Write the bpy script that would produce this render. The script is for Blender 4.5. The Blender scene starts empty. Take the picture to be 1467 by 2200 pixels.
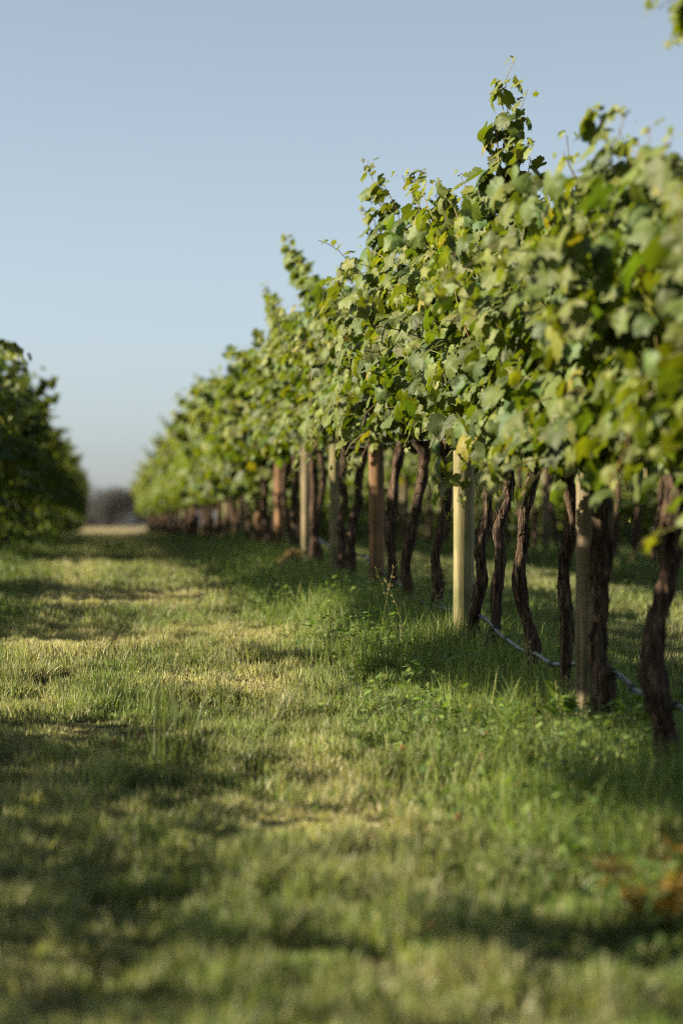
import bpy, math
import numpy as np
from mathutils import Vector, Matrix

SC = bpy.context.scene
COL = SC.collection
rad = math.radians

# ---------------------------------------------------------------- camera, sky, sun, exposure
EYE = 0.53
YAW, PITCH = 5.54, 0.33
FPX = 85.0 / 36.0 * 2200.0
cam_d = bpy.data.cameras.new('camera')
cam = bpy.data.objects.new('camera', cam_d)
COL.objects.link(cam)
cam.location = (0, 0, EYE)
cam.rotation_euler = (rad(90 + PITCH), 0, rad(-YAW))
cam_d.sensor_fit = 'VERTICAL'
cam_d.sensor_height = 36.0
cam_d.sensor_width = 24.0
cam_d.lens = 85.0
cam_d.clip_start = 0.05
cam_d.clip_end = 6000
cam_d.dof.use_dof = True
cam_d.dof.focus_distance = 10.3
cam_d.dof.aperture_fstop = 2.0
SC.camera = cam

SUN_EL = 24.5          # degrees
SUN_AZ = 270.0         # clockwise from +Y: the sun stands square to the rows, on the left
wd = bpy.data.worlds.new("World")
SC.world = wd
wd.use_nodes = True
nt = wd.node_tree
sky = nt.nodes.new('ShaderNodeTexSky')
sky.sky_type = 'NISHITA'
sky.sun_disc = False
sky.sun_elevation = rad(SUN_EL)
sky.sun_rotation = rad(SUN_AZ)
sky.air_density = 0.7
sky.dust_density = 1.0
sky.ozone_density = 2.5
bg = nt.nodes['Background']
bg.inputs[1].default_value = 0.054
hsv = nt.nodes.new('ShaderNodeHueSaturation')      # a milky, hazy summer sky
hsv.inputs['Saturation'].default_value = 0.55
hsv.inputs['Hue'].default_value = 0.482
nt.links.new(sky.outputs[0], hsv.inputs['Color'])
nt.links.new(hsv.outputs[0], bg.inputs[0])

sun_d = bpy.data.lights.new('sun', 'SUN')
sun_d.energy = 5.0
sun_d.angle = rad(0.5)
sun_d.color = (1.0, 0.86, 0.64)
sun = bpy.data.objects.new('sun', sun_d)
COL.objects.link(sun)
sv = Vector((math.sin(rad(SUN_AZ)) * math.cos(rad(SUN_EL)), math.cos(rad(SUN_AZ)) * math.cos(rad(SUN_EL)), math.sin(rad(SUN_EL))))
sun.rotation_euler = (-sv).to_track_quat('-Z', 'Y').to_euler()
sun.location = sv * 60

SC.view_settings.view_transform = 'Standard'
SC.view_settings.look = 'None'
SC.view_settings.exposure = 1.58
SC.view_settings.gamma = 1.0
SC.render.engine = 'CYCLES'
SC.cycles.max_bounces = 7
SC.cycles.diffuse_bounces = 2
SC.cycles.glossy_bounces = 2
SC.cycles.transmission_bounces = 4
SC.cycles.caustics_reflective = False
SC.cycles.caustics_refractive = False
SC.cycles.sample_clamp_indirect = 6.0
SC.cycles.use_denoising = False
SC.cycles.filter_width = 1.1

# ---------------------------------------------------------------- helpers
def smooth_noise(x, y, seed=0):
    """value noise in 0..1, vectorised"""
    x = np.asarray(x, float); y = np.asarray(y, float)
    xi = np.floor(x).astype(np.int64); yi = np.floor(y).astype(np.int64)
    xf = x - xi; yf = y - yi
    u = xf * xf * (3 - 2 * xf); v = yf * yf * (3 - 2 * yf)
    def h(a, b):
        n = (a * 374761393 + b * 668265263 + seed * 1442695041) & 0xFFFFFFFF
        n = ((n ^ (n >> 13)) * 1274126177) & 0xFFFFFFFF
        return ((n ^ (n >> 16)) & 0xFFFF) / 65535.0
    return (h(xi, yi) * (1 - u) + h(xi + 1, yi) * u) * (1 - v) + (h(xi, yi + 1) * (1 - u) + h(xi + 1, yi + 1) * u) * v

ROWS = [-7.35, -4.35, -1.35, 1.65, 4.65, 7.65, 10.65]
def row_dist(x):
    return np.min([np.abs(np.asarray(x, float) - r) for r in ROWS], axis=0)

TY = [-40, 3, 8.2, 9.6, 11.4, 14.8, 20, 27, 40, 60, 100, 400, 3000]
TZ = [-.42, -.37, -.26, -.18, -.10, -.02, .10, .16, .20, .21, .23, .34, .30]
def ground_z(x, y):
    x = np.asarray(x, float); y = np.asarray(y, float)
    z = 0
    for d in (-1.2, 0, 1.2):
        z = z + np.interp(y + d, TY, TZ) / 3
    near = np.clip(1 - (np.abs(y) - 60) / 60, 0, 1)
    z = z + near * (0.02 * np.exp(-(row_dist(x) / 0.38) ** 2) + 0.035 * (smooth_noise(x * 1.7, y * 1.1, 3) - .5) + 0.015 * (smooth_noise(x * 6, y * 6, 4) - .5))
    return z
def gz(x, y):
    return float(ground_z(x, y))

def unproject(px, py, Y):
    """a point seen at (px, py) in the 1467x2200 photograph, on the upright plane at distance Y"""
    v = cam.rotation_euler.to_matrix() @ Vector(((px - 733.5) / FPX, (1100 - py) / FPX, -1))
    t = Y / v.y
    return Vector((v.x * t, Y, EYE + v.z * t))
def y_for(px, X):
    a = math.atan((px - 733.5) / FPX) + rad(YAW)
    return X / math.tan(a)

def mesh_np(name, V, F, mats, col=None, matidx=None, smooth=True, sizes=None):
    """F: (n,k) array, or a list of such arrays with different k"""
    if not isinstance(F, list):
        F = [F]
    me = bpy.data.meshes.new(name)
    V = np.ascontiguousarray(V, np.float32)
    me.vertices.add(len(V)); me.vertices.foreach_set('co', V.ravel())
    loops = np.concatenate([f.ravel() for f in F]).astype(np.int32)
    tot = np.concatenate([np.full(len(f), f.shape[1], np.int32) for f in F])
    start = np.concatenate([[0], np.cumsum(tot)[:-1]]).astype(np.int32)
    me.loops.add(len(loops)); me.loops.foreach_set('vertex_index', loops)
    me.polygons.add(len(tot)); me.polygons.foreach_set('loop_start', start)
    try:
        me.polygons.foreach_set('loop_total', tot)
    except Exception:
        pass
    for m in mats:
        me.materials.append(m)
    if matidx is not None:
        me.polygons.foreach_set('material_index', np.asarray(matidx, np.int32))
    me.polygons.foreach_set('use_smooth', np.full(len(tot), smooth, bool))
    me.update(calc_edges=True)
    if col is not None:
        a = me.color_attributes.new('Col', 'FLOAT_COLOR', 'POINT')
        c = np.ones((len(V), 4), np.float32); c[:, :3] = col
        a.data.foreach_set('color', c.ravel())
    return me

def link(name, me, parent=None):
    o = bpy.data.objects.new(name, me)
    COL.objects.link(o)
    if parent is not None:
        o.parent = parent
    return o
def tag(o, label=None, cat=None, group=None, kind=None):
    if label: o['label'] = label
    if cat: o['category'] = cat
    if group: o['group'] = group
    if kind: o['kind'] = kind
    return o
def empty(name, loc, rz=0.0, label=None, cat=None, group=None):
    e = bpy.data.objects.new(name, None)
    e.empty_display_size = 0.1
    COL.objects.link(e)
    e.location = loc; e.rotation_euler = (0, 0, rz)
    return tag(e, label, cat, group)

def frames(T):
    T = T / np.maximum(np.linalg.norm(T, axis=-1, keepdims=True), 1e-9)
    a = np.where(np.abs(T[:, 2:3]) > .9, np.array([[1., 0, 0]]), np.array([[0, 0, 1.]]))
    n = np.cross(T, a); n /= np.linalg.norm(n, axis=-1, keepdims=True)
    b = np.cross(T, n)
    return T, n, b

def tube(P, R, S=8, bump=None, cap=True):
    """tube along points P (K,3) with radii R (K,) -> V, quads"""
    P = np.asarray(P, float); K = len(P)
    T = np.gradient(P, axis=0)
    T /= np.maximum(np.linalg.norm(T, axis=1, keepdims=True), 1e-9)
    # one reference frame for all rings: no twisting
    ref = np.array([1., 0, 0]) if abs(T[:, 0]).mean() < .7 else np.array([0, 0, 1.])
    n = np.cross(T, ref); n /= np.maximum(np.linalg.norm(n, axis=1, keepdims=True), 1e-9)
    b = np.cross(T, n)
    ang = np.linspace(0, 2 * np.pi, S, endpoint=False)
    R = np.asarray(R, float)[:, None] * np.ones((1, S))
    if bump is not None:
        R = R * bump(K, S)
    V = P[:, None, :] + R[..., None] * (np.cos(ang)[None, :, None] * n[:, None, :] + np.sin(ang)[None, :, None] * b[:, None, :])
    V = V.reshape(-1, 3)
    i = np.arange(K - 1)[:, None] * S; j = np.arange(S)[None, :]
    F = np.stack([i + j, i + (j + 1) % S, i + S + (j + 1) % S, i + S + j], -1).reshape(-1, 4)
    if cap:
        V = np.vstack([V, P[0], P[-1]])
        k0 = K * S
        c0 = np.stack([np.full(S, k0), (np.arange(S) + 1) % S, np.arange(S), np.arange(S)], 1)[:, :3]
        c1 = np.stack([np.full(S, k0 + 1), (K - 1) * S + np.arange(S), (K - 1) * S + (np.arange(S) + 1) % S], 1)
        return V, [F, np.vstack([c0, c1])]
    return V, [F]

class Parts:
    """collects several shapes of ONE mesh"""
    def __init__(s): s.V = []; s.F3 = []; s.F4 = []; s.n = 0; s.m3 = []; s.m4 = []; s.C = []
    def add(s, V, F, m=0, col=(1, 1, 1)):
        V = np.asarray(V, float)
        for f in (F if isinstance(F, list) else [F]):
            if len(f) == 0: continue
            (s.F3 if f.shape[1] == 3 else s.F4).append(f + s.n)
            (s.m3 if f.shape[1] == 3 else s.m4).append(np.full(len(f), m))
        s.V.append(V); s.n += len(V)
        c = np.asarray(col, float)
        s.C.append(c if c.ndim == 2 else np.tile(c, (len(V), 1)))
    def mesh(s, name, mats, smooth=True):
        F = []; M = []
        if s.F3: F.append(np.vstack(s.F3)); M.append(np.concatenate(s.m3))
        if s.F4: F.append(np.vstack(s.F4)); M.append(np.concatenate(s.m4))
        return mesh_np(name, np.vstack(s.V), F, mats, np.vstack(s.C), np.concatenate(M), smooth)

# ---------------------------------------------------------------- materials
def mat(name):
    m = bpy.data.materials.new(name); m.use_nodes = True
    t = m.node_tree
    for n in list(t.nodes): t.nodes.remove(n)
    out = t.nodes.new('ShaderNodeOutputMaterial')
    return m, t, out
def N(t, kind, **kw):
    n = t.nodes.new(kind)
    for k, v in kw.items(): setattr(n, k, v)
    return n
def ramp(t, pts):
    r = t.nodes.new('ShaderNodeValToRGB')
    e = r.color_ramp.elements
    while len(e) < len(pts): e.new(0.5)
    for k, (p, c) in enumerate(pts):
        e[k].position = p; e[k].color = (*c, 1)
    return r

def leafy(name, under=(0.9, 1.0, 1.0), trans=(1.55, 1.55, 0.20), mixf=0.42, rough=0.42, spec=0.5, bump=True):
    """leaf surface: colour from the leaf's own attribute, paler underside, light coming through"""
    m, t, out = mat(name)
    at = N(t, 'ShaderNodeAttribute', attribute_name='Col')
    geo = N(t, 'ShaderNodeNewGeometry')
    tc = N(t, 'ShaderNodeTexCoord')
    un = N(t, 'ShaderNodeMix', data_type='RGBA', blend_type='MULTIPLY'); un.inputs[0].default_value = 1
    un.inputs[7].default_value = (*under, 1)
    t.links.new(at.outputs[0], un.inputs[6])
    mx = N(t, 'ShaderNodeMix', data_type='RGBA')
    t.links.new(geo.outputs['Backfacing'], mx.inputs[0])
    t.links.new(at.outputs[0], mx.inputs[6]); t.links.new(un.outputs[2], mx.inputs[7])
    p = N(t, 'ShaderNodeBsdfPrincipled')
    p.inputs['Roughness'].default_value = rough
    p.inputs['Specular IOR Level'].default_value = spec
    t.links.new(mx.outputs[2], p.inputs['Base Color'])
    tm = N(t, 'ShaderNodeMix', data_type='RGBA', blend_type='MULTIPLY'); tm.inputs[0].default_value = 1
    tm.inputs[7].default_value = (*trans, 1)
    t.links.new(at.outputs[0], tm.inputs[6])
    tr = N(t, 'ShaderNodeBsdfTranslucent'); t.links.new(tm.outputs[2], tr.inputs[0])
    if bump:
        nz = N(t, 'ShaderNodeTexNoise'); nz.inputs['Scale'].default_value = 55; nz.inputs['Detail'].default_value = 3
        t.links.new(tc.outputs['Object'], nz.inputs['Vector'])
        b = N(t, 'ShaderNodeBump'); b.inputs['Strength'].default_value = .35; b.inputs['Distance'].default_value = .01
        t.links.new(nz.outputs[0], b.inputs['Height']); t.links.new(b.outputs[0], p.inputs['Normal'])
    ms = N(t, 'ShaderNodeMixShader'); ms.inputs[0].default_value = mixf
    t.links.new(p.outputs[0], ms.inputs[1]); t.links.new(tr.outputs[0], ms.inputs[2])
    t.links.new(ms.outputs[0], out.inputs[0])
    return m
M_LEAF = leafy('vine_leaf', under=(1.15, 1.12, 1.15), mixf=.33, rough=.55, spec=.30)
M_GRASS = leafy('grass_blade', under=(1, 1, 1), trans=(1.25, 1.35, .6), mixf=.38, rough=.5, spec=.4, bump=False)
M_WEED = leafy('weed_leaf', under=(1.1, 1.1, 1.2), trans=(1.3, 1.5, .5), mixf=.35, rough=.5, spec=.35, bump=False)

def bark_mat():
    m, t, out = mat('vine_bark')
    tc = N(t, 'ShaderNodeTexCoord')
    mp = N(t, 'ShaderNodeMapping'); mp.inputs['Scale'].default_value = (75, 75, 7)
    t.links.new(tc.outputs['Object'], mp.inputs[0])
    nz = N(t, 'ShaderNodeTexNoise'); nz.inputs['Scale'].default_value = 1; nz.inputs['Detail'].default_value = 5; nz.inputs['Roughness'].default_value = .65
    t.links.new(mp.outputs[0], nz.inputs['Vector'])
    r = ramp(t, [(.3, (.011, .007, .005)), (.47, (.038, .024, .016)), (.59, (.11, .074, .048)), (.71, (.26, .19, .13))])
    t.links.new(nz.outputs[0], r.inputs[0])
    p = N(t, 'ShaderNodeBsdfPrincipled'); p.inputs['Roughness'].default_value = .9; p.inputs['Specular IOR Level'].default_value = .2
    t.links.new(r.outputs[0], p.inputs['Base Color'])
    b = N(t, 'ShaderNodeBump'); b.inputs['Strength'].default_value = 1.0; b.inputs['Distance'].default_value = .014
    t.links.new(nz.outputs[0], b.inputs['Height']); t.links.new(b.outputs[0], p.inputs['Normal'])
    t.links.new(p.outputs[0], out.inputs[0])
    return m
M_BARK = bark_mat()

def simple(name, c, rough=.6, spec=.4, noise=None, c2=None, stretch=(1, 1, 1)):
    m, t, out = mat(name)
    p = N(t, 'ShaderNodeBsdfPrincipled'); p.inputs['Roughness'].default_value = rough; p.inputs['Specular IOR Level'].default_value = spec
    if noise:
        tc = N(t, 'ShaderNodeTexCoord'); mp = N(t, 'ShaderNodeMapping'); mp.inputs['Scale'].default_value = stretch
        nz = N(t, 'ShaderNodeTexNoise'); nz.inputs['Scale'].default_value = noise; nz.inputs['Detail'].default_value = 4
        t.links.new(tc.outputs['Object'], mp.inputs[0]); t.links.new(mp.outputs[0], nz.inputs['Vector'])
        r = ramp(t, [(.35, c), (.65, c2)])
        t.links.new(nz.outputs[0], r.inputs[0]); t.links.new(r.outputs[0], p.inputs['Base Color'])
    else:
        p.inputs['Base Color'].default_value = (*c, 1)
    t.links.new(p.outputs[0], out.inputs[0])
    return m
M_STEM = simple('green_cane', (.16, .17, .05), .5, .4, 8, (.20, .11, .05))

def post_mat(name, a, b, c):
    m, t, out = mat(name)
    tc = N(t, 'ShaderNodeTexCoord')
    mp = N(t, 'ShaderNodeMapping'); mp.inputs['Scale'].default_value = (38, 38, 1.6)
    t.links.new(tc.outputs['Object'], mp.inputs[0])
    nz = N(t, 'ShaderNodeTexNoise'); nz.inputs['Scale'].default_value = 1; nz.inputs['Detail'].default_value = 6; nz.inputs['Roughness'].default_value = .6; nz.inputs['Distortion'].default_value = .5
    t.links.new(mp.outputs[0], nz.inputs['Vector'])
    r = ramp(t, [(.28, tuple(x * .3 for x in a)), (.40, a), (.56, b), (.72, c)])
    t.links.new(nz.outputs[0], r.inputs[0])
    n2 = N(t, 'ShaderNodeTexNoise'); n2.inputs['Scale'].default_value = 5; n2.inputs['Detail'].default_value = 3
    t.links.new(tc.outputs['Object'], n2.inputs['Vector'])
    r2 = ramp(t, [(.35, (.55, .62, .45)), (.65, (1.12, 1.05, 1.0))])
    t.links.new(n2.outputs[0], r2.inputs[0])
    mx = N(t, 'ShaderNodeMix', data_type='RGBA', blend_type='MULTIPLY'); mx.inputs[0].default_value = 1
    t.links.new(r.outputs[0], mx.inputs[6]); t.links.new(r2.outputs[0], mx.inputs[7])
    p = N(t, 'ShaderNodeBsdfPrincipled'); p.inputs['Roughness'].default_value = .75; p.inputs['Specular IOR Level'].default_value = .25
    t.links.new(mx.outputs[2], p.inputs['Base Color'])
    b_ = N(t, 'ShaderNodeBump'); b_.inputs['Strength'].default_value = .5; b_.inputs['Distance'].default_value = .004
    t.links.new(nz.outputs[0], b_.inputs['Height']); t.links.new(b_.outputs[0], p.inputs['Normal'])
    t.links.new(p.outputs[0], out.inputs[0])
    return m
M_POST = post_mat('treated_pine', (.155, .14, .07), (.235, .215, .115), (.32, .295, .175))
M_POST_TAN = post_mat('tan_pine', (.12, .068, .038), (.22, .125, .068), (.34, .22, .12))
M_POST_GREY = post_mat('grey_pine', (.115, .095, .06), (.20, .165, .11), (.30, .255, .18))

def ground_mat():
    m, t, out = mat('vineyard_ground')
    tc = N(t, 'ShaderNodeTexCoord')
    n1 = N(t, 'ShaderNodeTexNoise'); n1.inputs['Scale'].default_value = 1.1; n1.inputs['Detail'].default_value = 6; n1.inputs['Roughness'].default_value = .65
    n2 = N(t, 'ShaderNodeTexNoise'); n2.inputs['Scale'].default_value = 22; n2.inputs['Detail'].default_value = 5; n2.inputs['Roughness'].default_value = .7
    t.links.new(tc.outputs['Object'], n1.inputs['Vector']); t.links.new(tc.outputs['Object'], n2.inputs['Vector'])
    r1 = ramp(t, [(.3, (.028, .034, .013)), (.5, (.06, .058, .026)), (.7, (.15, .115, .065))])
    r2 = ramp(t, [(.3, (.45, .45, .4)), (.7, (1.25, 1.2, 1.1))])
    t.links.new(n1.outputs[0], r1.inputs[0]); t.links.new(n2.outputs[0], r2.inputs[0])
    mx = N(t, 'ShaderNodeMix', data_type='RGBA', blend_type='MULTIPLY'); mx.inputs[0].default_value = 1
    t.links.new(r1.outputs[0], mx.inputs[6]); t.links.new(r2.outputs[0], mx.inputs[7])
    # beyond the vineyard: dry pale field
    sep = N(t, 'ShaderNodeSeparateXYZ'); t.links.new(tc.outputs['Object'], sep.inputs[0])
    mr = N(t, 'ShaderNodeMapRange'); mr.inputs[1].default_value = 58; mr.inputs[2].default_value = 80
    t.links.new(sep.outputs[1], mr.inputs[0])
    r3 = ramp(t, [(.3, (.20, .17, .085)), (.7, (.29, .245, .13))]); t.links.new(n1.outputs[0], r3.inputs[0])
    m2 = N(t, 'ShaderNodeMix', data_type='RGBA')
    t.links.new(mr.outputs[0], m2.inputs[0]); t.links.new(mx.outputs[2], m2.inputs[6]); t.links.new(r3.outputs[0], m2.inputs[7])
    p = N(t, 'ShaderNodeBsdfPrincipled'); p.inputs['Roughness'].default_value = .95; p.inputs['Specular IOR Level'].default_value = .1
    t.links.new(m2.outputs[2], p.inputs['Base Color'])
    b = N(t, 'ShaderNodeBump'); b.inputs['Strength'].default_value = .8; b.inputs['Distance'].default_value = .03
    t.links.new(n2.outputs[0], b.inputs['Height']); t.links.new(b.outputs[0], p.inputs['Normal'])
    t.links.new(p.outputs[0], out.inputs[0])
    return m
M_GROUND = ground_mat()

# ---------------------------------------------------------------- ground
def build_ground():
    xs = np.unique(np.concatenate([np.linspace(-2500, -60, 14), np.linspace(-60, -12, 25), np.arange(-12, 15, .12), np.linspace(15, 60, 25), np.linspace(60, 2500, 14)]))
    ys = np.unique(np.concatenate([np.linspace(-300, -12, 14), np.arange(-12, 30, .12), np.arange(30, 100, .5), np.geomspace(100, 3000, 50)]))
    X, Y = np.meshgrid(xs, ys)
    Z = ground_z(X, Y)
    V = np.stack([X, Y, Z], -1).reshape(-1, 3)
    nx = len(xs); i = np.arange(len(ys) - 1)[:, None] * nx; j = np.arange(nx - 1)[None, :]
    F = np.stack([i + j, i + j + 1, i + nx + j + 1, i + nx + j], -1).reshape(-1, 4)
    o = link('ground', mesh_np('ground', V, F, [M_GROUND]))
    tag(o, 'grassy vineyard ground running away between the rows', 'ground', kind='structure')
build_ground()

# ---------------------------------------------------------------- vine leaves
def leaf_template(hi=True):
    """grape leaf in the XY plane, tip along +Y, petiole joins at the origin; radius about 1"""
    keys = [(0, 1.0), (14, .86), (27, .70), (40, .84), (54, .93), (66, .80), (80, .66), (95, .74), (110, .78), (126, .70), (144, .62), (162, .46), (176, .16)]
    a = [k[0] for k in keys]; r = [k[1] for k in keys]
    if hi:
        half = [0, 9, 18, 27, 36, 45, 54, 64, 72, 80, 90, 100, 110, 122, 134, 146, 158, 176]
    else:
        half = [0, 27, 54, 80, 110, 144, 172]
    rr = np.interp(half, a, r)
    if hi:
        rr = rr * np.array([1.02 if k % 2 == 0 else .93 for k in range(len(half))])
    ang = list(half) + [-x for x in half[::-1] if x != 0]
    rr = list(rr) + list(rr[::-1][:len(half) - 1])
    ang = np.radians(ang); rr = np.array(rr)
    out = np.stack([np.sin(ang) * rr, np.cos(ang) * rr], 1)
    n = len(out)
    if hi:
        mid = out * .52
        V = np.vstack([[[0, 0]], mid, out])
        F = []
        for k in range(n):
            k2 = (k + 1) % n
            if k == n // 2: continue
            F.append([0, 1 + k, 1 + k2]); F.append([1 + k, 1 + n + k, 1 + n + k2]); F.append([1 + k, 1 + n + k2, 1 + k2])
    else:
        V = np.vstack([[[0, 0]], out])
        F = [[0, 1 + k, 1 + (k + 1) % n] for k in range(n) if k != n // 2]
    return V, np.array(F)[:, ::-1]
LEAF_HI = leaf_template(True)
LEAF_LO = leaf_template(False)
LEAF_MIN = (np.array([[0, 0], [.85, .25], [.45, .9], [0, 1.], [-.45, .9], [-.85, .25]]), np.array([[0, 2, 1], [0, 3, 2], [0, 4, 3], [0, 5, 4]]))

def norm(a):
    return a / np.maximum(np.linalg.norm(a, axis=-1, keepdims=True), 1e-9)

def make_leaves(P, Nn, T, S, C, tmpl, rng):
    """P positions of the petiole joint, Nn normals, T tip directions, S sizes, C colours"""
    V2, F = tmpl
    n, k = len(P), len(V2)
    T = norm(T - (T * Nn).sum(1, keepdims=True) * Nn)
    B = np.cross(T, Nn)
    x = V2[:, 0][None]; y = V2[:, 1][None]
    r2 = x * x + y * y
    a = rng.uniform(-.05, .62, (n, 1)); b = rng.uniform(-.25, .5, (n, 1)); ph = rng.uniform(0, 6.28, (n, 1))
    w = rng.uniform(.04, .18, (n, 1))
    z = -a * r2 + b * np.abs(x) + w * np.sin(4 * np.arctan2(x, y) + ph) * r2 - .1 * a * y * r2
    asym = rng.uniform(.88, 1.12, (n, 1))
    xx = x * rng.uniform(.85, 1.1, (n, 1)) * np.where(x > 0, asym, 1)
    V = P[:, None, :] + S[:, None, None] * (xx[..., None] * B[:, None, :] + (y * (1 - .2 * a * r2))[..., None] * T[:, None, :] + z[..., None] * Nn[:, None, :])
    F = (F[None] + (np.arange(n) * k)[:, None, None]).reshape(-1, 3)
    Cv = np.repeat(C, k, axis=0).reshape(n, k, 3)
    # veins a little paler, margins a little yellower: a mark of the leaf itself
    Cv = Cv * (1 + .12 * (1 - np.sqrt(r2))[..., None])
    return V.reshape(-1, 3), F, Cv.reshape(-1, 3)

def leaf_colors(n, rng, young=None):
    base = np.array([.086, .118, .026])
    c = np.tile(base, (n, 1)) * rng.uniform(.5, 1.35, (n, 1))
    hue = rng.normal(0, 1, (n, 1))
    c = c * (1 + hue * np.array([[.14, .03, -.10]]))
    if young is not None:
        yc = np.array([.21, .23, .05])
        c = c * (1 - young[:, None]) + yc * young[:, None]
    u = rng.random(n)
    c[u < .008] = np.array([.19, .17, .03])
    return np.clip(c, .005, 1)

def grow_shoot(p0, d0, length, rng, step=.065, half=.38, spread=1.0, zmin=None, droop=.16, guide=None):
    """returns node positions (K,3) in row space: x = across, y = along, z = up"""
    K = max(4, int(length / step))
    P = [np.array(p0, float)]; d = norm(np.array(d0, float))
    for k in range(1, K):
        t = k / K
        p = P[-1]
        if guide is not None:
            tgt = guide - p
            d = norm(d * .6 + .45 * norm(tgt) + rng.normal(0, .10, 3))
        else:
            d = d + rng.normal(0, .11, 3)
            d[2] -= droop * t * (0.25 + abs(p[0]) / half)
            if abs(p[0]) > half: d[0] -= np.sign(p[0]) * .35
            if zmin is not None and p[2] < zmin: d[2] += .3
            d = norm(d)
        P.append(p + d * step)
    return np.array(P)

def vine_foliage(seed, y0, y1, zc=1.06, top=1.0, half=.36, dens=34, tmpl=LEAF_HI, extra=(), keep=None, skirt=.3, leaf=1.2, stems=True, xlean=0.0, fill=170, zlow=.10, hang=0):
    """foliage of one vine in its own space (trunk foot at 0,0,0). extra: list of (base, tip) shoots"""
    rng = np.random.default_rng(seed)
    L = y1 - y0
    shoots = []
    n = max(3, int(dens * L + rng.random()))
    for i in range(n):
        yy = y0 + (i + rng.random()) * L / n
        u = rng.random()
        if u < skirt:            # side shoots that lean out and hang
            sx = rng.choice([-1, 1])
            P = grow_shoot((rng.normal(0, .04) + xlean, yy, zc + rng.normal(0, .05)), (sx * rng.uniform(.7, 1.2), rng.normal(0, .4), rng.uniform(.0, .9)), rng.uniform(.4, .8) * top, rng, half=half, zmin=zc - zlow, droop=.42)
        else:
            ln = rng.uniform(.78, 1.12) * top
            P = grow_shoot((rng.normal(0, .05) + xlean, yy, zc + rng.normal(0, .05)), (rng.normal(0, .33), rng.normal(0, .18), 1), ln, rng, half=half)
        shoots.append((P, 1.0))
    for base, tip in extra:
        base = np.array(base, float); tip = np.array(tip, float)
        K = int(np.linalg.norm(tip - base) / .06) + 2
        t = np.linspace(0, 1, K)[:, None]
        P = base * (1 - t) + tip * t + np.sin(t * np.pi) * rng.normal(0, .03, 3) + rng.normal(0, .012, (K, 3))
        shoots.append((P, 1.35))
    LP = []; LN = []; LT = []; LS = []; LY = []
    SP = Parts()
    for P, dn in shoots:
        K = len(P)
        t = np.arange(K) / (K - 1)
        ext = dn > 1.2
        rep = 3 if ext else 1
        for rr in range(rep + 1):
            lateral = (rr == rep)
            if lateral:
                idx = np.nonzero(rng.random(K) < (.35 if ext else .6))[0]
            else:
                idx = np.arange(1, K)
            m = len(idx)
            if m == 0: continue
            a = rng.uniform(0, 2 * np.pi, m)
            off = np.stack([np.cos(a), np.sin(a), rng.uniform(-.3, .6, m)], 1)
            pet = rng.uniform(.035, .085, m) * (1.3 if lateral else 1) * (1 - .45 * t[idx])
            pos = P[idx] + off * pet[:, None]
            side = np.sign(pos[:, 0] + rng.normal(0, .12, m)); side[side == 0] = 1
            hgt = np.clip((pos[:, 2] - zc) / (top), 0, 1)
            Nn = norm(np.stack([side * rng.uniform(.5, 1.1, m), rng.normal(0, .42, m), .35 + .5 * hgt + rng.normal(0, .3, m)], 1) + off * .3)
            T = np.stack([side * .45 + rng.normal(0, .35, m), rng.normal(0, .5, m), -1 + .35 * rng.normal(0, 1, m)], 1) + off * .4
            prof = np.interp(t[idx], [0, .15, .55, .8, .93, 1], [.85, 1, 1, .75, .5, .28])
            if lateral: prof = prof * rng.uniform(.45, .8, m)
            S = .062 * leaf * prof * rng.uniform(.72, 1.2, m)
            LP.append(pos); LN.append(Nn); LT.append(T); LS.append(S); LY.append(np.clip((t[idx] - .6) / .4, 0, 1) * rng.uniform(.2, .9, m))
        if stems:
            rad_ = np.interp(t, [0, 1], [.0042, .0014])
            V, F = tube(P, rad_, 5, cap=False)
            SP.add(V, F, 1, (.1, .1, .05))
    # leaves of the many small laterals between the shoots
    m = int(fill * L)
    if m:
        px = rng.normal(0, half * .55, m).clip(-half, half) + xlean; pz = zc + rng.uniform(-.02, .86, m) * top
        pos = np.stack([px, rng.uniform(y0, y1, m), pz], 1)
        side = np.sign(px); side[side == 0] = 1
        LP.append(pos); LN.append(norm(np.stack([side * rng.uniform(.3, 1, m), rng.normal(0, .6, m), .4 + rng.normal(0, .4, m)], 1)))
        LT.append(np.stack([side * .4, rng.normal(0, .5, m), -1 + 0 * px], 1)); LS.append(.060 * leaf * rng.uniform(.6, 1.1, m)); LY.append(np.zeros(m))
    m = int(hang * L)          # leaves on canes that hang below the cordon
    if m:
        px = rng.normal(0, half * .6, m).clip(-half, half) + xlean
        pos = np.stack([px, rng.uniform(y0, y1, m), zc + .1 - (zlow + .1) * rng.uniform(0, 1, m) ** 1.2], 1)
        side = np.sign(px); side[side == 0] = 1
        LP.append(pos); LN.append(norm(np.stack([side * rng.uniform(.3, 1, m), rng.normal(0, .6, m), .3 + rng.normal(0, .4, m)], 1)))
        LT.append(np.stack([side * .3, rng.normal(0, .4, m), -1 + 0 * px], 1)); LS.append(.058 * leaf * rng.uniform(.6, 1.1, m)); LY.append(np.zeros(m))
    P = np.vstack(LP); Nn = np.vstack(LN); T = np.vstack(LT); S = np.concatenate(LS); Yg = np.concatenate(LY)
    if keep is not None:
        k = keep(P); P, Nn, T, S, Yg = P[k], Nn[k], T[k], S[k], Yg[k]
    C = leaf_colors(len(P), rng, Yg)
    V, F, Cv = make_leaves(P, Nn, T, S, C, tmpl, rng)
    SP.add(V, F, 0, Cv)
    return SP.mesh('foliage', [M_LEAF, M_STEM])

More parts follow.
